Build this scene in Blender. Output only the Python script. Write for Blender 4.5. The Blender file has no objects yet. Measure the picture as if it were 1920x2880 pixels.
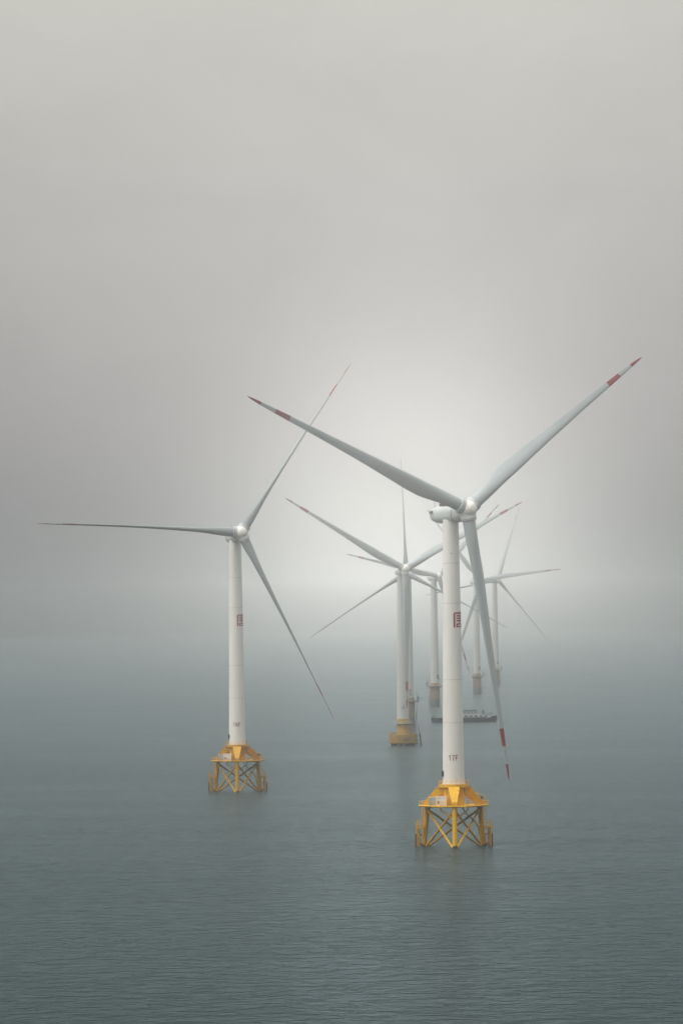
import bpy, bmesh, math, random
from mathutils import Vector, Matrix
random.seed(7)
PI = math.pi
rad = math.radians
SC = bpy.context.scene
COL = SC.collection

# ------------------------------------------------------------------ materials
def new_mat(name):
    m = bpy.data.materials.new(name)
    m.use_nodes = True
    nt = m.node_tree
    nt.nodes.clear()
    out = nt.nodes.new('ShaderNodeOutputMaterial')
    return m, nt, out

def N(nt, kind, **kw):
    n = nt.nodes.new(kind)
    for k, v in kw.items():
        if k.startswith('i_'):
            n.inputs[k[2:].replace('_', ' ')].default_value = v
        else:
            setattr(n, k, v)
    return n

def paint(name, col, rough=0.45, var=0.12, scale=0.7, stain=None, stain_amt=0.0, stretch=(1, 1, 0.15), spec=0.4):
    """A painted or weathered surface: base colour with soft blotches and optional streaky stains."""
    m, nt, out = new_mat(name)
    L = nt.links.new
    b = N(nt, 'ShaderNodeBsdfPrincipled')
    b.inputs['Roughness'].default_value = rough
    b.inputs['Specular IOR Level'].default_value = spec
    tc = N(nt, 'ShaderNodeTexCoord')
    mp = N(nt, 'ShaderNodeMapping')
    mp.inputs['Scale'].default_value = stretch
    L(tc.outputs['Object'], mp.inputs['Vector'])
    nz = N(nt, 'ShaderNodeTexNoise')
    nz.inputs['Scale'].default_value = scale
    nz.inputs['Detail'].default_value = 6
    nz.inputs['Roughness'].default_value = 0.6
    L(mp.outputs[0], nz.inputs['Vector'])
    rmp = N(nt, 'ShaderNodeMapRange')
    rmp.inputs['From Min'].default_value = 0.3
    rmp.inputs['From Max'].default_value = 0.7
    rmp.inputs['To Min'].default_value = 1 - var
    rmp.inputs['To Max'].default_value = 1 + var * 0.4
    L(nz.outputs['Fac'], rmp.inputs['Value'])
    mul = N(nt, 'ShaderNodeVectorMath', operation='SCALE')
    mul.inputs[0].default_value = col
    L(rmp.outputs[0], mul.inputs['Scale'])
    last = mul.outputs[0]
    if stain:
        n2 = N(nt, 'ShaderNodeTexNoise')
        n2.inputs['Scale'].default_value = scale * 2.3
        n2.inputs['Detail'].default_value = 5
        L(mp.outputs[0], n2.inputs['Vector'])
        r2 = N(nt, 'ShaderNodeMapRange')
        r2.inputs['From Min'].default_value = 0.52
        r2.inputs['From Max'].default_value = 0.72
        r2.inputs['To Max'].default_value = stain_amt
        L(n2.outputs['Fac'], r2.inputs['Value'])
        mx = N(nt, 'ShaderNodeMix', data_type='RGBA')
        L(r2.outputs[0], mx.inputs[0])
        L(last, mx.inputs[6])
        mx.inputs[7].default_value = (*stain, 1)
        last = mx.outputs[2]
    L(last, b.inputs['Base Color'])
    L(b.outputs[0], out.inputs['Surface'])
    return m

M = {}
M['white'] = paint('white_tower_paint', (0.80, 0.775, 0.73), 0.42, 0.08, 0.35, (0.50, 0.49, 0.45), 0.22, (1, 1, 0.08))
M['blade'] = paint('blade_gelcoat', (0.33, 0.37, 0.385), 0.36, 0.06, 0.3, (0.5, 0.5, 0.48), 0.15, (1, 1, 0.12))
M['blade_dark'] = paint('shaded_blade_gelcoat', (0.24, 0.275, 0.285), 0.4, 0.08, 0.3, (0.18, 0.19, 0.19), 0.3, (1, 1, 0.12))  # darker copy of the blade colour, standing in for shade on feathered blades
M['nacelle'] = paint('shaded_nacelle_shell', (0.50, 0.53, 0.53), 0.45, 0.1, 0.6, (0.3, 0.32, 0.32), 0.35, (1, 0.3, 1))  # greyer than the hub, the nacelle's own shade is put into the colour
M['red'] = paint('red_blade_band', (0.22, 0.006, 0.018), 0.4, 0.12, 0.6)
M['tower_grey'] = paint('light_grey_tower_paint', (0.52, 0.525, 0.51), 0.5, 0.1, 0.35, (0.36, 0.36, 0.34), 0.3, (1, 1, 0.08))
M['seam'] = paint('flange_seam', (0.60, 0.60, 0.58), 0.6, 0.1, 1.0)
M['mark'] = paint('dark_red_lettering', (0.20, 0.012, 0.02), 0.5, 0.1, 1.0)
M['mark_grey'] = paint('grey_lettering', (0.06, 0.06, 0.06), 0.5, 0.1, 1.0)
M['yellow'] = paint('yellow_marine_paint', (0.78, 0.425, 0.0), 0.45, 0.18, 0.6, (0.30, 0.12, 0.012), 0.6, (1, 1, 0.35))
M['yellow_worn_shaded'] = paint('worn_shaded_yellow_paint', (0.60, 0.315, 0.004), 0.5, 0.22, 0.6, (0.24, 0.10, 0.012), 0.7, (1, 1, 0.35))
M['stained_shaded'] = paint('rust_stained_shaded_yellow', (0.50, 0.26, 0.015), 0.6, 0.3, 0.9, (0.12, 0.06, 0.03), 0.8, (1, 1, 0.4))
M['ochre'] = paint('weathered_ochre_paint', (0.31, 0.185, 0.03), 0.6, 0.25, 0.35, (0.20, 0.13, 0.07), 0.75, (1, 1, 0.4))
M['brown'] = paint('stained_brown_steel', (0.17, 0.115, 0.075), 0.7, 0.25, 0.35, (0.12, 0.09, 0.08), 0.7, (1, 1, 0.3))
M['growth'] = paint('wet_marine_growth', (0.055, 0.07, 0.08), 0.6, 0.3, 0.6, (0.03, 0.04, 0.045), 0.6, (1, 1, 0.5))
M['rust'] = paint('rusty_dark_steel', (0.10, 0.055, 0.035), 0.75, 0.35, 1.2, (0.035, 0.025, 0.02), 0.6, (1, 1, 0.5))
M['tyre'] = paint('black_rubber', (0.022, 0.022, 0.024), 0.8, 0.2, 2.0)
M['cab_white'] = paint('white_cabinet_paint', (0.78, 0.74, 0.72), 0.5, 0.1, 1.2, (0.5, 0.4, 0.32), 0.3, (1, 1, 0.4))
M['cab_grey'] = paint('grey_cabinet_paint', (0.40, 0.46, 0.46), 0.5, 0.15, 1.5)
M['dark'] = paint('dark_grey_metal', (0.05, 0.055, 0.06), 0.5, 0.2, 1.5)
M['steel'] = paint('galvanised_steel', (0.34, 0.36, 0.37), 0.5, 0.2, 2.0)
M['teal'] = paint('teal_machinery_paint', (0.04, 0.12, 0.14), 0.5, 0.2, 1.0)
M['hull'] = paint('dark_blue_hull', (0.007, 0.018, 0.032), 0.5, 0.25, 0.6, (0.06, 0.05, 0.045), 0.4, (0.3, 1, 1))
M['ship_white'] = paint('ship_white_paint', (0.42, 0.45, 0.45), 0.45, 0.12, 0.8, (0.4, 0.32, 0.22), 0.3, (1, 1, 0.3))
M['deck'] = paint('green_grey_deck', (0.10, 0.15, 0.14), 0.7, 0.25, 0.8)
M['glass'] = paint('dark_window_glass', (0.02, 0.03, 0.035), 0.12, 0.1, 1.0, spec=0.6)
M['panel_gap'] = paint('vent_louvre', (0.09, 0.10, 0.10), 0.6, 0.2, 2.0)

# ------------------------------------------------------------------ mesh builder
class MB:
    def __init__(s):
        s.v = []; s.f = []; s.m = []
    def add(s, verts, faces, mi=0):
        o = len(s.v)
        s.v += [tuple(v) for v in verts]
        for f in faces:
            s.f.append([i + o for i in f]); s.m.append(mi)
        return s
    def box(s, c, size, mi=0, R=None):
        hx, hy, hz = (k / 2 for k in size)
        vs = [Vector((x * hx, y * hy, z * hz)) for z in (-1, 1) for y in (-1, 1) for x in (-1, 1)]
        if R is not None: vs = [R @ v for v in vs]
        vs = [v + Vector(c) for v in vs]
        return s.add(vs, [(0, 2, 3, 1), (4, 5, 7, 6), (0, 1, 5, 4), (2, 6, 7, 3), (0, 4, 6, 2), (1, 3, 7, 5)], mi)
    def rings(s, rings, mi=0, cap0=True, cap1=True, closed=True, mis=None):
        n = len(rings[0]); vs = [p for r in rings for p in r]; fs = []; ms = []
        for i in range(len(rings) - 1):
            for j in range(n if closed else n - 1):
                k = (j + 1) % n
                fs.append((i * n + j, i * n + k, (i + 1) * n + k, (i + 1) * n + j))
                ms.append(mis[i] if mis else mi)
        if cap0: fs.append(tuple(reversed(range(n)))); ms.append(mis[0] if mis else mi)
        if cap1: fs.append(tuple(range((len(rings) - 1) * n, len(rings) * n))); ms.append(mis[-1] if mis else mi)
        o = len(s.v); s.v += [tuple(v) for v in vs]
        for f, m_ in zip(fs, ms):
            s.f.append([i + o for i in f]); s.m.append(m_)
        return s
    def tube(s, p0, p1, r0, r1=None, n=12, mi=0):
        p0, p1 = Vector(p0), Vector(p1); r1 = r0 if r1 is None else r1
        d = (p1 - p0).normalized(); a = d.orthogonal().normalized(); b = d.cross(a)
        R = [[p + (a * math.cos(t) + b * math.sin(t)) * r for t in (2 * PI * i / n for i in range(n))] for p, r in ((p0, r0), (p1, r1))]
        return s.rings(R, mi)
    def pipe(s, pts, r, n=8, mi=0):
        pts = [Vector(p) for p in pts]; R = []
        a = (pts[1] - pts[0]).orthogonal().normalized()
        for i, p in enumerate(pts):
            t = (pts[min(i + 1, len(pts) - 1)] - pts[max(i - 1, 0)]).normalized()
            a = (a - t * a.dot(t)).normalized(); b = t.cross(a)
            R.append([p + (a * math.cos(q) + b * math.sin(q)) * r for q in (2 * PI * j / n for j in range(n))])
        return s.rings(R, mi)
    def lathe(s, prof, n=48, mi=0, c=(0, 0), mis=None, cap0=True, cap1=True):
        R = [[(c[0] + r * math.cos(2 * PI * j / n), c[1] + r * math.sin(2 * PI * j / n), z) for j in range(n)] for r, z in prof]
        return s.rings(R, mi, cap0, cap1, mis=mis)
    def prism(s, poly, z0, z1, mi=0):
        return s.rings([[(x, y, z0) for x, y in poly], [(x, y, z1) for x, y in poly]], mi)
    def build(s, name, mats, parent=None, mat=None, smooth=True, angle=35):
        me = bpy.data.meshes.new(name)
        me.from_pydata(s.v, [], s.f)
        for m_ in (mats if isinstance(mats, (list, tuple)) else [mats]):
            me.materials.append(m_)
        me.polygons.foreach_set('material_index', s.m)
        bm = bmesh.new(); bm.from_mesh(me)
        bmesh.ops.recalc_face_normals(bm, faces=bm.faces)
        bm.to_mesh(me); bm.free()
        if smooth:
            me.shade_smooth(); me.set_sharp_from_angle(angle=rad(angle))
        o = bpy.data.objects.new(name, me)
        COL.objects.link(o)
        if parent: o.parent = parent
        if mat is not None: o.matrix_basis = mat
        return o

def tag(o, label=None, cat=None, group=None, kind=None):
    if label: o['label'] = label
    if cat: o['category'] = cat
    if group: o['group'] = group
    if kind: o['kind'] = kind
    return o

def thing(name, loc, label, cat, group=None, rotz=0):
    o = bpy.data.objects.new(name, None)
    COL.objects.link(o)
    o.location = loc; o.rotation_euler = (0, 0, rotz); o.empty_display_size = 2
    return tag(o, label, cat, group)

# ------------------------------------------------------------------ lettering wrapped round a tower
GLY = {   # strokes in a unit cell, 0..0.56 wide, 0..1 high
    '0': [[(.08, .25), (.08, .75), (.14, .88), (.28, .93), (.42, .88), (.48, .75), (.48, .25), (.42, .12), (.28, .07), (.14, .12), (.08, .25)]],
    '1': [[(.32, 0), (.32, 1)], [(.10, .72), (.22, .78), (.30, .92)]],
    '4': [[(.40, 0), (.40, 1)], [(.38, .94), (.05, .32)], [(.0, .28), (.56, .28)]],
    '5': [[(.50, .93), (.14, .93)], [(.15, .93), (.10, .52)], [(.10, .54), (.28, .62), (.43, .55), (.49, .38), (.46, .20), (.34, .08), (.20, .08), (.08, .20)]],
    '6': [[(.48, .78), (.40, .90), (.28, .93), (.15, .86), (.08, .66), (.08, .30), (.14, .13), (.28, .07), (.42, .13), (.48, .30), (.42, .49), (.28, .56), (.14, .48), (.08, .32)]],
    '7': [[(.04, .93), (.52, .93)], [(.48, .93), (.30, .55), (.22, 0)]],
    'F': [[(.10, 0), (.10, 1)], [(.10, .93), (.52, .93)], [(.10, .52), (.46, .52)]],
}
def text_polys(txt, width, height, w=.13):
    vs = []; fs = []
    for ci, ch in enumerate(txt):
        for st in GLY[ch]:
            for (x0, y0), (x1, y1) in zip(st, st[1:]):
                d = math.hypot(x1 - x0, y1 - y0); ux, uy = (x1 - x0) / d, (y1 - y0) / d
                e = .04 if len(st) > 2 else 0
                x0_, y0_, x1_, y1_ = x0 - ux * e, y0 - uy * e, x1 + ux * e, y1 + uy * e
                o = len(vs)
                for px, py in ((x0_ - uy * w / 2, y0_ + ux * w / 2), (x0_ + uy * w / 2, y0_ - ux * w / 2), (x1_ + uy * w / 2, y1_ - ux * w / 2), (x1_ - uy * w / 2, y1_ + ux * w / 2)):
                    vs.append((ci * .72 + px, py))
                fs.append((o, o + 1, o + 2, o + 3))
    x0, x1 = min(v[0] for v in vs), max(v[0] for v in vs)
    vs = [((x - (x0 + x1) / 2) / (x1 - x0) * width, (y - .5) * height) for x, y in vs]
    return vs, fs

def wrap(mb, vs, fs, rad_fn, z, a0, off=0.03, mi=0):
    # a0 = angle from the viewer-facing side (-Y), positive to the right
    out = []
    for x, y in vs:
        r = rad_fn(z + y) + off; a = a0 + x / rad_fn(z)
        out.append((r * math.sin(a), -r * math.cos(a), z + y))
    mb.add(out, fs, mi)

def rect_grid(mb, x0, x1, y0, y1, rad_fn, z, a0, off=0.03):
    n = max(1, int(abs(x1 - x0) / 0.25))
    vs = []; fs = []
    for i in range(n + 1):
        x = x0 + (x1 - x0) * i / n
        vs += [(x, y0), (x, y1)]
    for i in range(n): fs.append((2 * i, 2 * i + 2, 2 * i + 3, 2 * i + 1))
    wrap(mb, vs, fs, rad_fn, z, a0, off)

def emblem(rad_fn, z, a0, parent):
    """Red sign: roofed frame with a three-rung comb on a box; unit height 4.1 m."""
    mb = MB(); R = lambda *a: rect_grid(mb, *a, rad_fn, z, a0)
    # roof bar with a rounded left shoulder, left upright, nub on top
    R(-1.62, 2.0, 1.52, 1.98); R(-0.16, 0.28, 1.98, 2.2)
    R(-2.02, -1.5, -2.08, 1.40)
    vs = [(-1.5, 1.40)]; fs = []
    k = 8
    for i in range(k + 1):
        t = PI - (PI / 2) * i / k
        vs.append((-1.5 + 0.52 * math.cos(t), 1.40 + 0.58 * math.sin(t)))
    for i in range(1, k + 1): fs.append((0, i + 1, i))
    wrap(mb, vs, fs, rad_fn, z, a0)
    # centre upright and rungs
    R(-0.26, 0.26, -0.98, 1.52)
    for y in (0.82, 0.16, -0.50):
        R(-1.22, -0.26, y, y + 0.40); R(0.26, 1.22, y, y + 0.40)
    # box at the foot
    R(-1.22, 1.22, -1.36, -0.98); R(-1.22, 1.22, -2.04, -1.66)
    R(-1.22, -0.72, -1.66, -1.36); R(0.72, 1.22, -1.66, -1.36)
    return mb.build('emblem', M['mark_red'], parent, smooth=False)
M['mark_red'] = paint('red_emblem_paint', (0.30, 0.008, 0.025), 0.5, 0.08, 0.8)

# ------------------------------------------------------------------ rotor parts
def interp(tab, x):
    for (x0, y0), (x1, y1) in zip(tab, tab[1:]):
        if x <= x1:
            t = max(0.0, (x - x0) / (x1 - x0)); t = t * t * (3 - 2 * t) * 0.35 + t * 0.65
            return y0 + (y1 - y0) * t
    return tab[-1][1]

CH = [(0.0, 3.4), (.06, 3.4), (.11, 3.55), (.16, 4.0), (.21, 4.3), (.27, 4.2), (.35, 3.65), (.5, 2.75), (.65, 2.1), (.8, 1.55), (.9, 1.15), (.95, .85), (.975, .6), (.99, .36), (1, .08)]
TH = [(0.0, 3.4), (.06, 3.4), (.11, 3.0), (.16, 2.45), (.21, 2.0), (.27, 1.65), (.35, 1.3), (.5, .88), (.65, .62), (.8, .46), (.9, .35), (.96, .26), (1, .05)]

def naca(x):
    return (0.2969 * math.sqrt(x) - 0.126 * x - 0.3516 * x * x + 0.2843 * x ** 3 - 0.1036 * x ** 4) / 0.1

def blade_mesh(R, pitch, sag, pre, k, bands=True):
    """local X: along the rotor plane, anticlockwise seen from the front; Y: upwind; Z: outwards."""
    fr = [0.028, .045, .06, .085, .11, .135, .16, .185, .21, .24, .27, .31, .35, .4, .45, .5, .55, .6, .65, .7, .75, .808,
          .84, .873, .905, .938, .955, .97, .982, .991, .997, 1.0]
    n = 28; rings = []; mis = []
    for q in fr:
        c = interp(CH, q) * k; th = interp(TH, q) * k
        s = min(1, max(0, (q - .06) / .16)); s = s * s * (3 - 2 * s)
        tw = rad(15) * (1 - min(1, q / .75)) * s + pitch
        ca, sa = math.cos(-tw), math.sin(-tw)
        ring = []
        bend = q ** 2.2
        for j in range(n):
            a = 2 * PI * j / n
            cx, cy = c / 2 * math.cos(a), th / 2 * math.sin(a)          # root: round
            xc = (1 + math.cos(a)) / 2
            ax = (xc - 0.32) * c
            ay = (th / 2) * naca(min(1, xc)) * (1 if math.sin(a) >= 0 else -1) * (1.0 if math.sin(a) < 0 else 0.85)
            if abs(math.sin(a)) < 1e-6: ay = 0
            x = cx * (1 - s) + ax * s; y = cy * (1 - s) + ay * s
            X = x * ca - y * sa; Y = x * sa + y * ca
            ring.append((X + sag * bend, Y + pre * bend, R * q))
        rings.append(ring)
    for a_, b_ in zip(fr, fr[1:]):
        mid = (a_ + b_) / 2
        mis.append(1 if bands and (.808 < mid < .873 or mid > .938) else 0)
    mb = MB(); mb.rings(rings, mis=mis)
    return mb

def collar_mesh(k):
    mb = MB()
    mb.lathe([(1.7 * k, 1.4 * k), (2.08 * k, 1.5 * k), (2.14 * k, 2.66 * k), (2.02 * k, 2.68 * k), (2.02 * k, 2.80 * k), (2.14 * k, 2.82 * k), (2.14 * k, 3.02 * k), (1.66 * k, 3.06 * k)], 40, mis=[0, 0, 0, 1, 0, 0, 0])
    return mb

def superring(cx, cy, w, h, z, n=32, e=2.35, ax='y'):
    pts = []
    for j in range(n):
        t = 2 * PI * j / n
        c, s_ = math.cos(t), math.sin(t)
        x = w / 2 * math.copysign(abs(c) ** (2 / e), c); y = h / 2 * math.copysign(abs(s_) ** (2 / e), s_)
        pts.append((cx + x, z, cy + y))
    return pts

def rotor_frame(yaw, tilt, H, ov):
    nh = Vector((math.sin(yaw), -math.cos(yaw), 0))
    n = nh * math.cos(tilt) + Vector((0, 0, math.sin(tilt)))
    e1 = Vector((math.cos(yaw), math.sin(yaw), 0))
    e2 = n.cross(e1)
    hub = nh * ov * math.cos(tilt) + Vector((0, 0, H))
    return nh, n, e1, e2, hub

def mat4(x, y, z, o):
    return Matrix(((x[0], y[0], z[0], o[0]), (x[1], y[1], z[1], o[1]), (x[2], y[2], z[2], o[2]), (0, 0, 0, 1)))

def add_rotor(root, H, yaw, az, R, pre, sag, pitch, k, detail=2, skew=(0, 0, 0)):
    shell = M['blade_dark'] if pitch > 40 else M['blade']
    tilt = rad(6); ov = 8.0
    nh, n, e1, e2, hub = rotor_frame(rad(yaw), tilt, H, ov)
    # nacelle: local Y runs back along the shaft, X to the viewer's right, Z up; origin at the hub
    nl = nh * math.cos(rad(1.5)) + Vector((0, 0, math.sin(rad(1.5))))
    Mn = mat4(e1, -nl, nl.cross(e1), hub)
    mb = MB(); w, h = 4.4 * k, 4.6 * k
    zc = -0.95 * k
    st = [(1.9, .90, .90), (2.2, .96, .96), (3.4, 1.0, 1.0), (5.5, 1.02, 1.03), (9, 1.0, 1.0), (12.6, .99, .985), (13.7, .96, .95), (14.7, .89, .87), (15.5, .78, .74), (16.1, .62, .57), (16.5, .42, .36), (16.65, .16, .13)]
    mb.rings([superring(0, zc + (0.1 if q > 13 else 0), w * a, h * b, q * (1 if q < 4 else 1)) for q, a, b in st])
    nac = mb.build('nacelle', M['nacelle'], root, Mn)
    zt = zc + h * .47
    mb = MB(); mb.tube((0.8 * k, 13.8, zt - .2), (0.8 * k, 13.8, zt + 1.7), .07); mb.box((0.8 * k, 13.8, zt + 1.5), (.9, .12, .12))
    for sx in (-1, 1): mb.tube((0.8 * k + sx * .4, 13.8, zt + 1.5), (0.8 * k + sx * .4, 13.8, zt + 1.95), .06, n=6)
    mb.build('weather_mast', M['dark'], nac)
    mb = MB(); mb.tube((-0.8 * k, 14.2, zt - .3), (-0.8 * k, 14.6, zt + 1.4), .06); mb.build('lightning_rod', M['dark'], nac)
    mb = MB(); mb.box((-0.2, 11.5, zc + h * .5 + .32), (1.1, 1.6, .7)); mb.box((-0.2, 11.5, zc + h * .5 + .68), (1.3, 1.8, .08)); mb.build('cooler', M['dark'], nac)
    for sx in (-1, 1):
        railing([(sx * 1.3 * k, 6.0, zt - .05), (sx * 1.3 * k, 10.0, zt - .05)], .95, 2.0, closed=False).build('roof_rail', M['dark'], nac)
    if detail > 1:
        mb = MB()
        mb.box((-w * .497, 14.2, zc + .75), (.12, 1.5, .75)); mb.build('vent', M['panel_gap'], nac)
        mb = MB()
        mb.rings([superring(0, zc, w * 1.035, h * 1.035, q) for q in (4.35, 4.62)], cap0=False, cap1=False)
        mb.build('seal_ring', M['dark'], nac)
    # hub: rounded spinner, local Z along the shaft
    Mh = mat4(e1, e2, n, hub)
    mb = MB()
    prof = [(2.0, -2.7), (2.28, -2.3), (2.42, -1.4), (2.45, -.4), (2.40, .4), (2.24, 1.15), (1.92, 1.85), (1.42, 2.4), (.8, 2.72), (.25, 2.83), (.02, 2.84)]
    mb.lathe([(r * k, z * k) for r, z in prof], 40)
    hb = mb.build('hub', M['white'], root, Mh)
    mb = MB(); mb.lathe([(.95 * k, 2.62 * k), (.95 * k, 2.86 * k), (.7 * k, 2.95 * k), (.02, 2.97 * k)], 24)
    mb.build('nose_cap', M['white'], hb)
    for i in range(3):
        a = rad(az) + i * 2 * PI / 3 + rad(skew[i])
        rd = e1 * math.cos(a) + e2 * math.sin(a); tg = e2 * math.cos(a) - e1 * math.sin(a)
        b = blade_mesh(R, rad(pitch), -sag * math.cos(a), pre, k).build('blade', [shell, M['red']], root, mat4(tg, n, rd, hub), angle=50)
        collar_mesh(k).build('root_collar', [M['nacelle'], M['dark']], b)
    return hub

def tower_radius(zb, zt, rb, rt):
    return lambda z: rb + (rt - rb) * max(0, min(1, (z - zb) / (zt - zb)))

def add_tower(root, zb, zt, rb, rt, seams, mat=None):
    rf = tower_radius(zb, zt, rb, rt)
    prof = [(rb + .12, zb), (rb + .12, zb + .25), (rb, zb + .27)]; mis = [0, 0]
    for s in seams:
        prof += [(rf(s), s - .1), (rf(s) + .02, s - .09), (rf(s) + .02, s + .09), (rf(s), s + .1)]; mis += [0, 0, 1, 0]
    prof += [(rt, zt)]; mis += [0]
    mb = MB(); mb.lathe(prof, 64, mis=mis)
    return mb.build('tower', [mat or M['white'], M['seam']], root), rf

def number(root_tower, rf, txt, z, a0, width, height, mat, name='number_marking'):
    mb = MB(); vs, fs = text_polys(txt, width, height)
    for i, f in enumerate(fs):
        wrap(mb, [vs[j] for j in f], [(0, 1, 2, 3)], rf, z, a0, .03 + .004 * i)
    return mb.build(name, mat, root_tower, smooth=False)

# ------------------------------------------------------------------ jacket foundation of the two near turbines
def railing(path, h=1.1, step=1.6, closed=True, r=.045):
    mb = MB(); pts = [Vector(p) for p in path]
    segs = list(zip(pts, pts[1:] + pts[:1])) if closed else list(zip(pts, pts[1:]))
    for a, b in segs:
        n = max(1, round((b - a).length / step))
        for i in range(n + (0 if closed else 1)):
            p = a.lerp(b, i / n); mb.tube(p, p + Vector((0, 0, h)), r, n=6)
        for hh in (h, h * .55):
            mb.tube(a + Vector((0, 0, hh)), b + Vector((0, 0, hh)), r, n=6)
        mb.tube(a + Vector((0, 0, .08)), b + Vector((0, 0, .08)), r * 1.4, n=6)
    return mb

def ladder(p0, p1, side, w=.55, step=.45, r=.045, cage=True):
    mb = MB(); p0, p1, side = Vector(p0), Vector(p1), Vector(side).normalized()
    for s in (-1, 1): mb.tube(p0 + side * s * w / 2, p1 + side * s * w / 2, r, n=6)
    n = int((p1 - p0).length / step)
    for i in range(1, n):
        p = p0.lerp(p1, i / n); mb.tube(p - side * w / 2, p + side * w / 2, r * .6, n=5)
    if cage:
        out = side.cross((p1 - p0).normalized()).normalized()
        if out.dot(Vector((p0.x, p0.y, 0))) < 0: out = -out
        k = max(2, int((p1 - p0).length / 1.2))
        for s in (-.4, 0, .4):
            mb.tube(p0.lerp(p1, .2) + side * s + out * (.75 - abs(s) * .4), p1 + side * s + out * (.75 - abs(s) * .4), r * .6, n=5)
        for i in range(1, k):
            p = p0.lerp(p1, .2 + .8 * i / k)
            q = [p + side * (.4 * math.cos(t)) + out * (.1 + .65 * math.sin(t)) for t in (PI * j / 6 for j in range(7))]
            mb.pipe(q, r * .6, 5)
    return mb

DECK = 10.75
def jacket(root, which):
    Y = M['yellow'] if which == '17F' else M['yellow_worn_shaded']
    U = [Vector((math.sin(a), -math.cos(a), 0)) for a in (0, 2 * PI / 3, 4 * PI / 3)]   # front, back right, back left
    rw, rt = 9.27, 8.0
    legpt = lambda i, z: U[i] * (rw + (rt - rw) * z / DECK) + Vector((0, 0, z))
    for i in range(3):
        mb = MB(); mb.tube(legpt(i, -2.5), legpt(i, .4), .665, n=24, mi=1); mb.tube(legpt(i, .4), legpt(i, DECK - .02), .66, n=24)
        mb.tube(legpt(i, DECK - 2.2), legpt(i, DECK - .05), .74, n=24)
        mb.build('leg', [Y if i == 0 else M['yellow_worn_shaded'], M['rust']], root)  # side legs take the darker yellow, their shade is in the colour
    def brace(p, q, r=.31, m=None):
        mb = MB(); mb.tube(p, q, r, n=14)
        mb.build('brace', m or Y, root)
    for i, j in ((0, 1), (0, 2), (1, 2)):
        # two tubes per face, each from the top of one leg to the foot of the next
        w_ = M['stained_shaded'] if i == 1 else None  # back braces coloured darker for the shade they stand in
        brace(legpt(i, DECK - .9), legpt(j, -1.0), .31, w_ or M['yellow_worn_shaded']); brace(legpt(j, DECK - .9), legpt(i, -1.0), .30, w_)
    # deck: three-cornered platform with cut corners
    poly = []
    for u in (U[0], U[1], U[2]):
        t = Vector((-u.y, u.x, 0))
        for s in (-1, 1):
            p = u * 8.95 + t * 3.1 * s; poly.append((p.x, p.y))
    mb = MB(); mb.prism(poly, DECK, DECK + .18); 
    for a, b in zip(poly, poly[1:] + poly[:1]):
        mb.tube((*a, DECK + .1), (*b, DECK + .1), .24, n=8)
    for u in U:
        mb.box(u * 5 + Vector((0, 0, DECK - .25)), (.35, 7, .5), R=Matrix.Rotation(math.atan2(u.y, u.x) - PI / 2, 3, 'Z'))
    dk = mb.build('platform', Y, root)
    railing([(x, y, DECK + .2) for x, y in poly], 1.15, 1.5, r=.05).build('railing', Y, dk)
    # transition piece: column, ring, three box arms
    mb = MB()
    mb.lathe([(2.75, DECK + .2), (2.75, 15.6), (3.5, 15.75), (4.0, 15.78), (4.0, 16.45), (3.3, 16.5), (3.3, 16.6)], 48)
    tp = mb.build('transition_piece', Y, root)
    path = [(4.0 * math.cos(t), 4.0 * math.sin(t), 16.45) for t in (2 * PI * i / 18 for i in range(18))]
    railing(path, 1.1, 9, r=.04).build('railing', Y, tp)
    for u in U:
        t = Vector((-u.y, u.x, 0))
        top = [(2.5, 15.95, 3.1), (4.35, 15.9, 3.1), (8.55, 11.9, 1.45), (8.7, 11.2, 1.4), (8.7, DECK + .2, 1.4)]
        bot = [(2.5, 14.0, 2.6), (3.1, 14.0, 2.6), (6.6, 11.6, 1.45), (6.9, 11.2, 1.4), (6.9, DECK + .2, 1.4)]
        ring = []
        for a, b in zip(top, bot):
            q = []
            for (r, z, w), s in ((a, -1), (a, 1), (b, 1), (b, -1)):
                q.append(u * r + t * (w / 2 * s) + Vector((0, 0, z)))
            ring.append(q)
        mb = MB(); mb.rings(ring)
        mb.build('support_arm', Y, root, smooth=False)
    # hanging cable tubes below the deck
    for s in (-1, 1):
        mb = MB()
        mb.pipe([(s * 3.6, -4.2, DECK), (s * 3.6, -4.2, DECK - .8), (s * 3.4, -4.4, DECK - 1.2), (s * 1.0, -6.8, DECK - 2.7), (s * .5, -8.2, DECK - 3.2)], .17)
        mb.build('drain_pipe', Y, root)
    mb = MB()
    P = [(2.3, -3, DECK), (2.4, -3, DECK - .7), (3.0, -2.6, DECK - 1.7), (4.4, -1.4, DECK - 3.1), (5.6, -.2, DECK - 4.2), (6.4, .8, DECK - 5.6), (6.8, 1.8, DECK - 7.2), (7.1, 2.4, DECK - 9), (7.3, 2.8, -1)]
    mb.pipe(P[:5], .16, mi=0); mb.pipe(P[4:], .22, mi=1)
    for z, x in ((5.6, 6.35), (2.6, 6.9)):
        mb.tube((x, 1.6, z), (x + 1.2, 3.4, z), .09, mi=1)
    mb.build('cable_tube', [M['dark'], Y], root)
    # davit crane on the back right corner
    mb = MB()
    cx, cy = 8.3, 3.6
    mb.pipe([(cx, cy, DECK + .2), (cx, cy, DECK + 1.6), (cx - .15, cy - .1, DECK + 2.2), (cx - .6, cy - .3, DECK + 2.6), (cx - 1.6, cy - .7, DECK + 3.0), (cx - 3.0, cy - 1.3, DECK + 3.6)], .15)
    mb.tube((cx, cy, DECK + .2), (cx, cy, DECK + 1.3), .26)
    dv = mb.build('davit_crane', Y, root)
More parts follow.
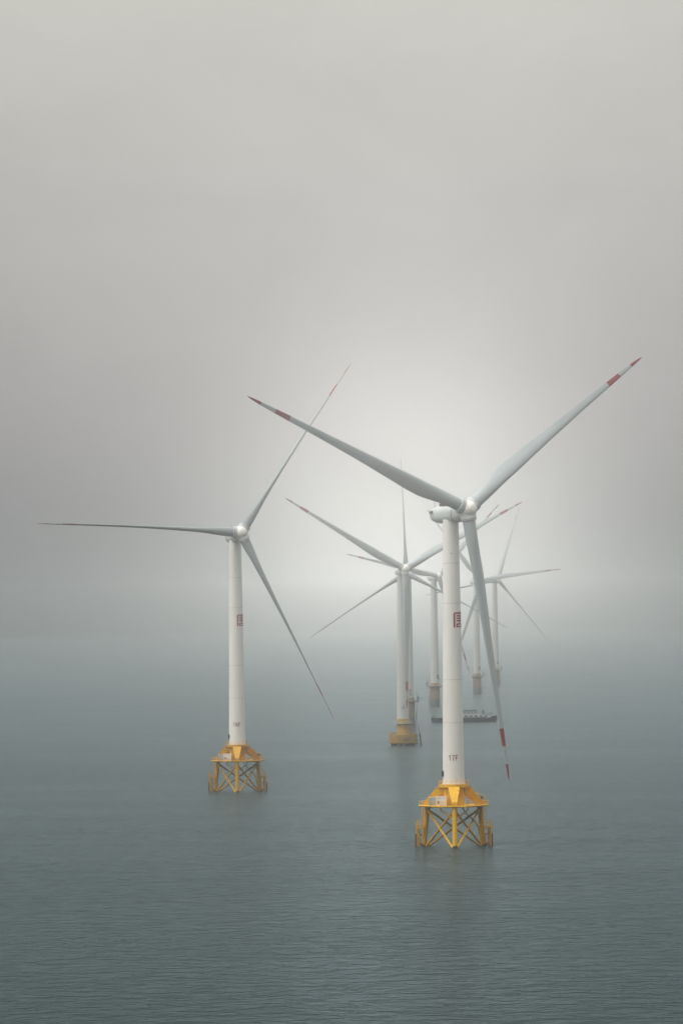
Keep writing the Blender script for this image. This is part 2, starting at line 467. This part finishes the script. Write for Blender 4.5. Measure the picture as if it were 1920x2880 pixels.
    mb = MB(); mb.box((cx - .75, cy - .5, DECK + 2.1), (.75, .5, .5)); mb.tube((cx - .75, cy - .5, DECK + 1.5), (cx - .75, cy - .5, DECK + 2.0), .05)
    mb.build('winch', M['dark'], dv)
    # boat landings beside the two back legs, a ladder up to the deck above each
    for s in (-1, 1):
        g = MB(); y0 = 4.7
        x_leg = lambda z: s * (8.03 + (6.93 - 8.03) * z / DECK)
        # small rest platform
        g.box((s * 9.0, y0, 4.95), (2.6, 2.2, .38))
        for xx in (s * 8.1, s * 9.9):
            g.tube((xx, y0 - 1.0, 2.7 if xx == s * 8.1 else .0), (xx, y0 - 1.0, 5.0), .13, n=8)
        bl = g.build('boat_landing', Y, root)
        railing([(s * 7.9, y0 - 1.1, 5.08), (s * 10.2, y0 - 1.1, 5.08), (s * 10.2, y0 + 1.1, 5.08)], 1.2, 1.1, closed=False).build('railing', Y, bl)
        mb = MB()
        for xx in (9.45, 9.75): mb.tube((s * xx, y0 - 1.0, 5), (s * xx, y0 - 1.0, 7.1), .08, n=6)
        mb.build('gate_post', Y, bl)
        for yy in (y0 - .9, y0 + .9):
            mb = MB(); mb.tube((s * 9.3, yy, -2), (s * 9.3, yy, 4.8), .27, n=12); mb.tube((s * 10.15, yy, -2), (s * 10.15, yy, 3.2), .27, n=12, mi=1); mb.tube((s * 9.85, yy, 2.6), (s * 9.85, yy, 4.8), .2, n=12)
            for z in (.5, 3.0):
                mb.tube((x_leg(z), y0, z), (s * 10.1, yy, z), .2, n=10, mi=1 if z < 1 else 0)
            for z in (.55, 1.7, 2.85): mb.tube((s * 9.35, yy, z), (s * 10.1, yy, z), .1, n=8)
            mb.build('fender_frame', [M['stained_shaded'], M['rust']], bl)
        ladder((s * 9.75, y0 - .5, -.5), (s * 9.75, y0 - .5, 5.2), (0, 1, 0), cage=False).build('ladder', M['rust'], bl)
        ladder((s * 8.55, y0 - .1, 5.1), (s * 7.9, y0 - .3, DECK + 1.0), (1, .2, 0), w=.7).build('access_ladder', Y, bl)
    return dk

def cabinet(name, loc, size, mat, label, cat, rotz=0.0, door=True):
    t = thing(name, loc, label, cat, None, rotz)
    sx, sy, sz = size
    mb = MB(); mb.box((0, 0, sz / 2 + .12), (sx, sy, sz))
    mb.box((0, 0, sz + .16), (sx + .12, sy + .12, .08)); mb.box((0, 0, .06), (sx - .1, sy - .1, .12))
    for i in range(1, 5): mb.box((-sx / 2 + sx * i / 5, -sy / 2 - .015, sz * .55), (.04, .03, sz * .8))
    mb.build('casing', mat, t, smooth=False)
    if door:
        mb = MB(); mb.box((-sx * .27, -sy / 2 - .04, sz * .42), (.36, .05, .7)); mb.build('vent', M['dark'], t, smooth=False)
        mb = MB(); mb.box((sx * .12, -sy / 2 - .04, sz * .5), (.9, .04, sz * .8)); mb.build('door', mat, t, smooth=False)
    return t

def near_turbine(loc, label, txt, H, yaw, az, R, pre, sag, pitch, skew=(0, 0, 0), jack_rot=0):
    root = thing('wind_turbine', loc, label, 'wind turbine', 'wind turbines standing in the sea')
    tw, rf = add_tower(root, 16.6, H - 2.6, 2.9, 2.1, [33.0, 44.5, 64.9, 75.6])
    number(tw, rf, txt, 23.7, rad(-1.5), 2.45, 1.5, M['mark'])
    emblem(rf, 60.5, rad(57), tw)
    mb = MB(); mb.box((-2.93, -1.0, 19.4), (.45, .5, 1.5)); mb.box((-2.75, -.9, 19.0), (.5, .2, .2)); mb.build('marker_lamp', M['tyre'], tw, smooth=False)
    mb = MB(); mb.tube((0, -rf(78.2) + .02, 78.2), (0, -rf(78.2) - .12, 78.2), .14); mb.build('air_vent', M['dark'], tw)
    add_rotor(root, H, yaw, az, R, pre, sag, pitch, 1.0, 2, skew)
    jacket(root, txt)
    return root

A = (29.15, 1568.2, 0); B = (-37.6, 2072.9, 0)
near_turbine(A, 'largest and nearest white wind turbine, numbered 17F, broad red banded blades, yellow jacket', '17F', 89.87, 32.5, 35.4, 73.1, .79, 1.0, 9)
near_turbine(B, 'white wind turbine numbered 16F, alone at left, thin feathered blades, yellow jacket', '16F', 91.29, 15.8, 55.7, 73.7, 1.2, 2.06, 79)
for P, nm in ((A, '17F'), (B, '16F')):
    cabinet('equipment_cabinet', (P[0] - 3.45, P[1] - 4.6, DECK + .19), (2.8, 2.4, 2.35), M['cab_white'], 'white cabinet with a dark vent on the yellow platform of turbine ' + nm, 'equipment cabinet')
    cabinet('equipment_cabinet', (P[0] - 5.7, P[1] - 2.2, DECK + .19), (1.9, 2.6, 2.0), M['cab_grey'], 'blue grey cabinet behind the white one on the platform of turbine ' + nm, 'equipment cabinet', door=False)

# ------------------------------------------------------------------ pile cap turbine
def pile_cap_turbine(loc):
    root = thing('wind_turbine', loc, 'hazy wind turbine on a wide ochre pile cap, one blade hanging straight down', 'wind turbine', 'wind turbines standing in the sea')
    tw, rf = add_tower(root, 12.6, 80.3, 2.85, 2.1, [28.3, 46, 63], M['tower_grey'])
    number(tw, rf, '14F', 17.9, rad(0), 1.9, 1.2, M['mark_grey'])
    for z, x in ((14.4, 2.85), (12.9, 2.95)):
        mb = MB(); mb.box((x, -.6, z), (.4, .4, .5)); mb.build('marker_lamp', M['tyre'], tw, smooth=False)
    add_rotor(root, 82.96, 11.6, 28.7, 65.7, .38, .12, 9, .9, 1)
    for i in range(16):
        a = 2 * PI * (i + .5) / 16
        mb = MB(); mb.tube((5.2 * math.cos(a) * 1.12, 5.2 * math.sin(a) * 1.12, -3), (5.0 * math.cos(a), 5.0 * math.sin(a), 1.3), .75, n=16)
        mb.build('pile', M['growth'], root)
    mb = MB(); mb.lathe([(6.55, 1.1), (6.75, 1.25), (6.75, 5.1), (6.6, 5.25)], 48)
    cap = mb.build('pile_cap', M['ochre'], root)
    rl = [(6.5 * math.cos(2 * PI * i / 20), 6.5 * math.sin(2 * PI * i / 20), 5.25) for i in range(20)]
    railing(rl, 1.1, 5, r=.06).build('railing', M['ochre'], cap)
    mb = MB()
    for i in range(4): mb.box((.2 + i * .75, -6.72 + i * .09, 3.1), (.35, .3, 1.4))
    mb.build('rubber_fender', M['dark'], cap)
    mb = MB(); mb.lathe([(2.98, 5.2), (2.98, 12.3), (3.05, 12.35), (3.05, 12.6)], 48)
    mb.build('transition_piece', M['yellow2'], root)
    mb = MB(); mb.lathe([(2.95, 9.9), (4.5, 10.25), (4.5, 10.5), (2.95, 10.55)], 48)
    for s in (-1, 1): mb.box((s * 4.0, -.4, 10.4), (1.6, 2.4, .3))
    pf = mb.build('platform', M['steel'], root)
    rl = [(4.45 * math.cos(2 * PI * i / 16), 4.45 * math.sin(2 * PI * i / 16), 10.5) for i in range(16)]
    railing(rl, 1.1, 5, r=.06).build('railing', M['steel'], pf)
    # lattice stair tower
    mb = MB(); x0, x1, y0, y1 = 3.15, 5.3, -2.6, -.6
    for x in (x0, (x0 + x1) / 2 - .3, x1):
        for y in (y0, y1): mb.tube((x, y, 5.2), (x, y, 10.4), .1, n=6)
    for k in range(3):
        z = 5.3 + k * 1.7
        for y in (y0, y1): mb.tube((x0, y, z), (x1, y, z + 1.7), .07, n=6); mb.tube((x0, y, z + 1.7), (x1, y, z + 1.7), .07, n=6)
    mb.build('stair_tower', M['rust'], root)
    # leaning boat fender on the right
    mb = MB()
    for y in (-1.4, 1.2):
        mb.tube((7.3, y, 8.4), (7.7, y, 5.6), .16, n=8); mb.tube((7.7, y, 5.6), (8.55, y, -.8), .38, n=12)
        mb.tube((6.4, y, 4.6), (7.9, y, 4.8), .14, n=8); mb.tube((6.4, y, 2.6), (8.1, y, 2.4), .2, n=8); mb.tube((5.4, y, .7), (8.4, y, .7), .22, n=8)
    mb.build('boat_fender', M['teal'], root)
    return root
M['yellow2'] = paint('faded_yellow_paint', (0.52, 0.33, 0.06), 0.55, 0.2, 0.3, (0.30, 0.18, 0.05), 0.6, (1, 1, 0.15))
C = (27.9, 2760.8, 0)
pile_cap_turbine(C)

# ------------------------------------------------------------------ monopile turbines
def mono_turbine(loc, label, H, yaw, az, R, pre, sag, pitch, crane=-1, texts=None, skew=(0, 0, 0), zp=13.2):
    root = thing('wind_turbine', loc, label, 'wind turbine', 'wind turbines standing in the sea')
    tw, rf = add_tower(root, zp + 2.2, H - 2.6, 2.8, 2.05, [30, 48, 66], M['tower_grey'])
    if texts:
        for t, z, w, h in texts: number(tw, rf, t, z, rad(8), w, h, M['mark_grey'])
    else:
        mb = MB()
        for i in range(5):
            a = rad(33 + 6 * i)
            mb.box((math.sin(a) * (rf(20) + .02), -math.cos(a) * (rf(20) + .02), 19.6), (.34, .12, 2.7), R=Matrix.Rotation(a, 3, 'Z'))
        mb.build('door', M['panel_gap'], tw, smooth=False)
    mb = MB(); mb.box((2.75 * (-crane), -.9, zp + 5.0), (.4, .4, 1.2)); mb.build('marker_lamp', M['tyre'], tw, smooth=False)
    add_rotor(root, H, yaw, az, R, pre, sag, pitch, .9, 1, skew)
    mb = MB(); mb.lathe([(3.3, -4), (3.3, 4.4), (3.25, 4.5), (3.25, zp - .6), (3.0, zp)], 40, mis=[1, 1, 0, 0])
    mb.build('monopile', [M['brown'], M['growth']], root)
    mb = MB(); mb.lathe([(2.95, zp), (2.95, zp + 2.2)], 40); mb.build('transition_ring', M['ochre'], root)
    mb = MB(); mb.lathe([(3.0, zp - .9), (4.6, zp - .15), (4.6, zp + .15), (2.9, zp + .2)], 36)
    mb.box((crane * 5.2, -.6, zp), (2.0, 2.4, .3))
    pf = mb.build('platform', M['brown'], root)
    rl = [(4.55 * math.cos(2 * PI * i / 16), 4.55 * math.sin(2 * PI * i / 16), zp + .15) for i in range(16)]
    railing(rl, 1.15, 5, r=.06).build('railing', M['steel'], pf)
    mb = MB(); cx = crane * 5.0
    mb.tube((cx, -.6, zp + .1), (cx, -.6, zp + 2.4), .35, n=10); mb.box((cx, -.6, zp + 2.3), (1.0, .9, 1.0))
    mb.tube((cx, -.6, zp + 2.4), (cx + crane * -1.2, -1.4, zp + 5.0), .18, n=8); mb.tube((cx, -.6, zp + 2.2), (cx + crane * 2.6, -1.0, zp + 1.4), .2, n=8)
    mb.build('deck_crane', M['teal'], root)
    g = MB()
    sx = 3.3 if crane > 0 else -3.3
    for y in (-1.0, 1.0):
        g.tube((sx * 1.25, y, -2), (sx * 1.25, y, 7), .22, n=10)
        for z in (1.5, 5.5): g.tube((sx * .9, y * .6, z), (sx * 1.25, y, z), .14, n=8)
    bl = g.build('boat_landing', M['dark'], root)
    ladder((sx * 1.2, 0, 0), (sx * 1.2, 0, zp), (0, 1, 0), w=.6, r=.07).build('ladder', M['steel'], bl)
    return root

D = (36.2, 3255.6, 0)
mono_turbine(D, 'hazy wind turbine with one thin upright blade, half hidden behind the pile cap turbine', 84.39, -6.2, 92.4, 64.8, 1.6, 1.97, 84, 1, [('06', 19.3, 2.0, 1.5), ('15F', 17.2, 2.4, 1.5)])
mono_turbine((61.0, 3912.6, 0), 'pale wind turbine on a brown monopile, just left of tower 17F above the ship', 86.57, 22.9, 46.2, 67.5, .2, .86, 4, -1)
mono_turbine((102.1, 4486.9, 0), 'faint wind turbine right of tower 17F, one blade pointing almost level to the right', 86.68, 24.0, 7.2, 69.0, .6, .71, 5, 1)
mono_turbine((128.3, 4948.4, 0), 'faintest and farthest wind turbine, its tower the rightmost of all', 89.33, 19.3, 70.1, 66.7, -.8, .88, 60, 1)

# ------------------------------------------------------------------ ship
def ship(loc, rotz):
    root = thing('supply_ship', loc, 'dark blue hulled working ship with white deckhouse passing behind tower 17F', 'ship', None, rotz)
    L = 35.5; W = 7.0
    # hull lofted along x: bow right
    st = [(-1.4, .9, 1.5), (0, .90, 0), (2, .96, 0), (6, 1, 0), (20, 1, 0), (27, .95, 0), (31, .72, 0), (33.5, .4, 0), (35.2, .12, 0.2), (36.3, .04, 1.4)]
    sheer = lambda x: 2.75 + (.35 if x < 1.5 else 0) + max(0, (x - 24) / 12) ** 2 * 1.1
    rings = []
    for x, w, zb in st:
        zt = sheer(x); h = W / 2 * w
        rings.append([(x, -h, zt), (x, -h * .98, zt * .55 + zb * .45), (x, -h * .9, zb if zb > 0 else -.2), (x, -h * .55, (zb + .02) if zb > 0 else -1.2), (x, h * .55, (zb + .02) if zb > 0 else -1.2), (x, h * .9, zb if zb > 0 else -.2), (x, h * .98, zt * .55 + zb * .45), (x, h, zt)])
    mb = MB(); mb.rings(rings); hull = mb.build('hull', M['hull'], root, angle=30)
    mb = MB()
    for s in (-1, 1):
        mb.pipe([(x, s * W / 2 * w, sheer(x) + .04) for x, w, _ in st], .09, 6)
    mb.build('gunwale', M['ship_white'], hull)
    for i in range(9):
        x = 2.5 + i * 3.1
        mb = MB(); mb.tube((x, -W / 2 - .22, 1.75), (x, -W / 2 + .02, 1.75), .45, n=14)
        mb.build('tyre_fender', M['tyre'], hull)
    mb = MB(); mb.box((0.1, 0, 3.1), (1.6, 5.6, .9)); mb.tube((.3, -1.5, 3.4), (.3, -1.5, 5.0), .12); mb.box((.3, -1.5, 3.9), (1.0, .6, .6))
    mb.build('stern_winch', M['teal'], root)
    # main deck house, two storeys
    mb = MB(); mb.box((20.2, 0, 3.3), (24.5, 5.6, 1.75)); h1 = mb.build('deckhouse', M['ship_white'], root, smooth=False)
    for i in range(8):
        mb = MB(); mb.box((10.2 + i * 2.75, -2.82, 3.35), (1.15, .06, .85)); mb.build('window', M['glass'], h1, smooth=False)
    for i in range(5):
        mb = MB(); mb.box((17.6 + i * 2.9, -3.2, 3.1), (.4, .4, 2.0)); mb.build('bollard', M['dark'], root, smooth=False)
    mb = MB(); mb.box((18.3, 0, 5.0), (13.4, 4.6, 1.6)); h2 = mb.build('wheelhouse', M['ship_white'], root, smooth=False)
    for i in range(6):
        mb = MB(); mb.box((13.2 + i * 2.1, -2.32, 5.2), (1.2, .06, .6)); mb.build('window', M['glass'], h2, smooth=False)
    mb = MB(); mb.box((18.4, 0, 6.25), (14.6, 5.2, .22)); mb.box((19.0, 0, 6.55), (10.8, 3.8, .5)); 
    for i in range(6): mb.box((14.6 + i * 1.8, -1.6, 6.95), (.9, .5, .35))
    mb.build('canopy', M['teal'], root, smooth=False)
    mb = MB(); mb.tube((16.6, 0, 6.4), (16.6, 0, 10.2), .14, .08, n=8); mb.box((16.6, 0, 8.6), (.12, 2.0, .1)); mb.box((16.4, 0, 7.5), (.5, .5, .6))
    mb.build('mast', M['dark'], root)
    # deck crane on the foredeck
    mb = MB(); mb.tube((28.2, 0, 3.0), (28.2, 0, 5.6), .55, n=12); mb.box((28.2, -.3, 5.9), (1.5, 1.3, 1.0)); mb.box((28.2, 0, 4.3), (2.0, 1.6, .5))
    mb.tube((27.8, -.4, 6.2), (28.8, -.4, 7.2), .14, n=8); mb.tube((28.6, -.4, 6.2), (27.9, -.4, 7.1), .12, n=8)
    mb.build('deck_crane', M['teal'], root)
    mb = MB()
    for x in (29.6, 31.0, 32.2, 33.0): mb.tube((x, -1.2, 4.0), (x, -1.2, 5.3), .1, n=6)
    mb.tube((29.6, -1.2, 4.6), (33.0, -1.2, 4.7), .1, n=6); mb.box((32.2, -1.0, 5.2), (1.0, .5, .5)); mb.box((31.3, 0, 4.2), (3.6, 3, .3))
    mb.build('windlass', M['teal'], root)
    return root
ship((51.0, 3331.8, 0), math.atan2(2.0, 35))

# ------------------------------------------------------------------ water
m, nt, out = new_mat('sea_water')
Lk = nt.links.new
df = N(nt, 'ShaderNodeBsdfDiffuse'); gl = N(nt, 'ShaderNodeBsdfGlossy'); gl.inputs['Color'].default_value = (.78, .925, 1.0, 1)
fr = N(nt, 'ShaderNodeFresnel'); fr.inputs['IOR'].default_value = 1.33
ff = N(nt, 'ShaderNodeFresnel'); ff.inputs['IOR'].default_value = 1.33      # flat water far out, seen at a grazing angle
geo = N(nt, 'ShaderNodeNewGeometry')
def noise(scale, stretch, detail=3, rough=.55, dist=0.0, off=(0, 0, 0)):
    mp = N(nt, 'ShaderNodeMapping'); mp.inputs['Scale'].default_value = (scale * stretch[0], scale * stretch[1], scale); mp.inputs['Location'].default_value = off
    mp.inputs['Rotation'].default_value = (0, 0, rad(4))
    Lk(geo.outputs['Position'], mp.inputs['Vector'])
    n = N(nt, 'ShaderNodeTexNoise'); n.inputs['Scale'].default_value = 1.0; n.inputs['Detail'].default_value = detail; n.inputs['Roughness'].default_value = rough; n.inputs['Distortion'].default_value = dist
    Lk(mp.outputs[0], n.inputs['Vector'])
    return n.outputs['Fac']
def mth(op, a, b_):
    n = N(nt, 'ShaderNodeMath', operation=op)
    for i, q in enumerate((a, b_)):
        if isinstance(q, (int, float)): n.inputs[i].default_value = q
        else: Lk(q, n.inputs[i])
    return n.outputs[0]
swell = noise(1 / 5.5, (1.0, .7), 3, .55, .3)
chop = noise(1 / 1.3, (1.0, .5), 3, .6, .2, (5, 9, 0))
patch = noise(1 / 260.0, (.30, 1.0), 4, .6, .6, (31, 7, 3))      # wind streaks and slicks
pm = N(nt, 'ShaderNodeMapRange'); pm.inputs['From Min'].default_value = .32; pm.inputs['From Max'].default_value = .68; pm.inputs['To Min'].default_value = .55; pm.inputs['To Max'].default_value = 1.25
Lk(patch, pm.inputs['Value'])
hgt = mth('ADD', mth('MULTIPLY', swell, .9), mth('MULTIPLY', chop, .34))
hgt = mth('MULTIPLY', hgt, pm.outputs[0])
bp = N(nt, 'ShaderNodeBump'); bp.inputs['Strength'].default_value = 1.0; bp.inputs['Distance'].default_value = 1.0
Lk(hgt, bp.inputs['Height'])
for q in (df, gl, fr): Lk(bp.outputs[0], q.inputs['Normal'])
rr = N(nt, 'ShaderNodeMapRange'); rr.inputs['To Min'].default_value = .16; rr.inputs['To Max'].default_value = .26
Lk(patch, rr.inputs['Value']); Lk(rr.outputs[0], gl.inputs['Roughness'])
cm = N(nt, 'ShaderNodeMix', data_type='RGBA')
cm.inputs[6].default_value = (.015, .025, .026, 1); cm.inputs[7].default_value = (.021, .031, .029, 1)
Lk(noise(1 / 700.0, (.5, 1), 3, .5, .4, (3, 1, 8)), cm.inputs[0]); Lk(cm.outputs[2], df.inputs['Color'])
# wave crests shade one another at this flat angle, so less of the sky is mirrored than by calm water
ms = N(nt, 'ShaderNodeMixShader'); refl = mth('ADD', mth('MULTIPLY', mth('POWER', fr.outputs[0], 3.5), .33), mth('MULTIPLY', mth('POWER', ff.outputs[0], 7.0), .36))
p2 = N(nt, 'ShaderNodeMapRange'); p2.inputs['From Min'].default_value = .3; p2.inputs['From Max'].default_value = .7; p2.inputs['To Min'].default_value = 1.14; p2.inputs['To Max'].default_value = .86
Lk(noise(1 / 140.0, (.25, 1.0), 6, .65, .8, (11, 2, 5)), p2.inputs['Value'])
p3 = N(nt, 'ShaderNodeMapRange'); p3.inputs['From Min'].default_value = .3; p3.inputs['From Max'].default_value = .7; p3.inputs['To Min'].default_value = 1.2; p3.inputs['To Max'].default_value = .8
Lk(noise(1.0, (1 / 5.0, 1 / 14.0), 4, .65, .5, (7, 21, 1)), p3.inputs['Value'])
Lk(mth('MULTIPLY', mth('MULTIPLY', refl, p2.outputs[0]), p3.outputs[0]), ms.inputs[0]); Lk(df.outputs[0], ms.inputs[1]); Lk(gl.outputs[0], ms.inputs[2])
Lk(ms.outputs[0], out.inputs['Surface'])
M['sea'] = m
SX, SY0, SY1 = 9000, -1500, 17000
mb = MB(); nx, ny = 24, 24
vs = [(-SX + 2 * SX * i / nx, SY0 + (SY1 - SY0) * j / ny, 0) for j in range(ny + 1) for i in range(nx + 1)]
fs = [(j * (nx + 1) + i, j * (nx + 1) + i + 1, (j + 1) * (nx + 1) + i + 1, (j + 1) * (nx + 1) + i) for j in range(ny) for i in range(nx)]
mb.add(vs, fs)
tag(mb.build('water', M['sea'], smooth=False), kind='structure')

# ------------------------------------------------------------------ haze
HAZE = 0.00014
m, nt, out = new_mat('sea_haze')
pv = N(nt, 'ShaderNodeVolumePrincipled')
pv.inputs['Color'].default_value = (.94, .957, .955, 1)
pv.inputs['Density'].default_value = HAZE
pv.inputs['Anisotropy'].default_value = .98
nt.links.new(pv.outputs[0], out.inputs['Volume'])
mb = MB(); mb.box((0, (SY0 + SY1) / 2, 77.5), (2 * SX + 400, SY1 - SY0 + 400, 157))
hz = mb.build('haze', m, smooth=False)
tag(hz, kind='stuff')

# ------------------------------------------------------------------ sky and sun
S = Vector((.0115, 1.0, .026)).normalized()      # low sun drowned in the fog ahead, behind the far turbines
w = bpy.data.worlds.new('World'); SC.world = w; w.use_nodes = True
nt = w.node_tree; nt.nodes.clear(); Lk = nt.links.new
out = N(nt, 'ShaderNodeOutputWorld')
sky = N(nt, 'ShaderNodeTexSky'); sky.sky_type = 'NISHITA'; sky.sun_disc = False
sky.sun_elevation = math.asin(S.z); sky.sun_rotation = math.atan2(S.x, S.y)
sky.air_density = 1.0; sky.dust_density = 3.0
bg1 = N(nt, 'ShaderNodeBackground'); bg1.inputs['Strength'].default_value = .05
Lk(sky.outputs[0], bg1.inputs['Color'])
tc = N(nt, 'ShaderNodeTexCoord'); sp = N(nt, 'ShaderNodeSeparateXYZ'); Lk(tc.outputs['Generated'], sp.inputs[0])
def gauss(az0, el0, sa, se, amp):
    dx = mth('DIVIDE', mth('SUBTRACT', mth('DIVIDE', sp.outputs[0], mth('MAXIMUM', sp.outputs[1], .05)), az0), sa)
    dz = mth('DIVIDE', mth('SUBTRACT', sp.outputs[2], el0), se)
    e = mth('POWER', math.e, mth('MULTIPLY', mth('ADD', mth('MULTIPLY', dx, dx), mth('MULTIPLY', dz, dz)), -.5))
    return mth('MULTIPLY', e, amp)
GLOW = mth('ADD', gauss(.0125, .030, .022, .022, .0), gauss(.012, .055, .06, .045, .13))
# thick overcast: low cloud deck dim at the horizon, much brighter overhead
zr = N(nt, 'ShaderNodeValToRGB'); cr = zr.color_ramp
cr.elements[0].position = 0.0; cr.elements[0].color = (.135, .156, .163, 1)
cr.elements[1].position = 1.0; cr.elements[1].color = (1.7, 1.69, 1.64, 1)
for p, c in ((.03, (.292, .292, .296)), (.07, (.41, .41, .402)), (.11, (.55, .553, .51)), (.3, (.74, .74, .72))):
    e = cr.elements.new(p); e.color = (*c, 1)
Lk(sp.outputs[2], zr.inputs[0])
cl = N(nt, 'ShaderNodeTexNoise'); cl.inputs['Scale'].default_value = 30; cl.inputs['Detail'].default_value = 7; cl.inputs['Roughness'].default_value = .6; cl.inputs['Distortion'].default_value = .6
mpc = N(nt, 'ShaderNodeMapping'); mpc.inputs['Scale'].default_value = (1, 1, 1.6); Lk(tc.outputs['Generated'], mpc.inputs['Vector']); Lk(mpc.outputs[0], cl.inputs['Vector'])
cmr = N(nt, 'ShaderNodeMapRange'); cmr.inputs['From Min'].default_value = .3; cmr.inputs['From Max'].default_value = .7; cmr.inputs['To Min'].default_value = .96; cmr.inputs['To Max'].default_value = 1.04
Lk(cl.outputs['Fac'], cmr.inputs['Value'])
vm = N(nt, 'ShaderNodeVectorMath', operation='SCALE'); Lk(zr.outputs[0], vm.inputs[0])
# sky dimmed low behind the viewer, added to keep the blade faces dark
bk = N(nt, 'ShaderNodeMapRange'); bk.interpolation_type = 'SMOOTHSTEP'; bk.inputs['From Min'].default_value = -.5; bk.inputs['From Max'].default_value = .9; bk.inputs['To Min'].default_value = .3; bk.inputs['To Max'].default_value = 1.0
Lk(mth('ADD', sp.outputs[1], mth('MULTIPLY', sp.outputs[2], 1.1)), bk.inputs['Value'])
Lk(mth('MULTIPLY', cmr.outputs[0], bk.outputs[0]), vm.inputs['Scale'])
gv = N(nt, 'ShaderNodeVectorMath', operation='SCALE'); gv.inputs[0].default_value = (1.0, .985, .95); Lk(GLOW, gv.inputs['Scale'])
# bright lobe added high behind the viewer's left, key light for the towers
K = Vector((-.52, -.34, .78)).normalized()
dk_ = N(nt, 'ShaderNodeVectorMath', operation='DOT_PRODUCT'); Lk(tc.outputs['Generated'], dk_.inputs[0]); dk_.inputs[1].default_value = K
kv = N(nt, 'ShaderNodeVectorMath', operation='SCALE'); kv.inputs[0].default_value = (1.0, .97, .91)
Lk(mth('MULTIPLY', mth('POWER', mth('MAXIMUM', dk_.outputs['Value'], 0.0), 4.0), 3.0), kv.inputs['Scale'])
s0 = N(nt, 'ShaderNodeVectorMath', operation='ADD'); Lk(vm.outputs[0], s0.inputs[0]); Lk(kv.outputs[0], s0.inputs[1])
sm = N(nt, 'ShaderNodeVectorMath', operation='ADD'); Lk(s0.outputs[0], sm.inputs[0]); Lk(gv.outputs[0], sm.inputs[1])
bg2 = N(nt, 'ShaderNodeBackground'); bg2.inputs['Strength'].default_value = 1.0; Lk(sm.outputs[0], bg2.inputs['Color'])
mx = N(nt, 'ShaderNodeMixShader'); mx.inputs[0].default_value = .98
Lk(bg1.outputs[0], mx.inputs[1]); Lk(bg2.outputs[0], mx.inputs[2]); Lk(mx.outputs[0], out.inputs['Surface'])
w.cycles.sampling_method = 'MANUAL'; w.cycles.sample_map_resolution = 2048

sl = bpy.data.lights.new('sun', 'SUN'); sl.energy = .0063; sl.angle = rad(2.5); sl.color = (1.0, .965, .91)
so = bpy.data.objects.new('sun', sl); COL.objects.link(so)
so.rotation_euler = (-S).to_track_quat('-Z', 'Y').to_euler()

# ------------------------------------------------------------------ camera
cam = bpy.data.cameras.new('camera'); co = bpy.data.objects.new('camera', cam); COL.objects.link(co)
cam.sensor_fit = 'VERTICAL'; cam.sensor_height = 36; cam.sensor_width = 24; cam.lens = 206.25
cam.clip_start = 1; cam.clip_end = 60000
p = math.atan2(285, 16500); ro = rad(.6)
F = Vector((0, math.cos(p), math.sin(p))); R0 = Vector((1, 0, 0)); U0 = Vector((0, -math.sin(p), math.cos(p)))
Rr = R0 * math.cos(ro) - U0 * math.sin(ro); Ur = R0 * math.sin(ro) + U0 * math.cos(ro)
co.matrix_world = mat4(Rr, Ur, -F, (0, 0, 62.5))
SC.camera = co

SC.render.engine = 'CYCLES'
SC.cycles.max_bounces = 12; SC.cycles.volume_bounces = 6; SC.cycles.use_denoising = True
SC.view_settings.view_transform = 'Standard'; SC.view_settings.look = 'None'
SC.view_settings.exposure = 0; SC.view_settings.gamma = 1
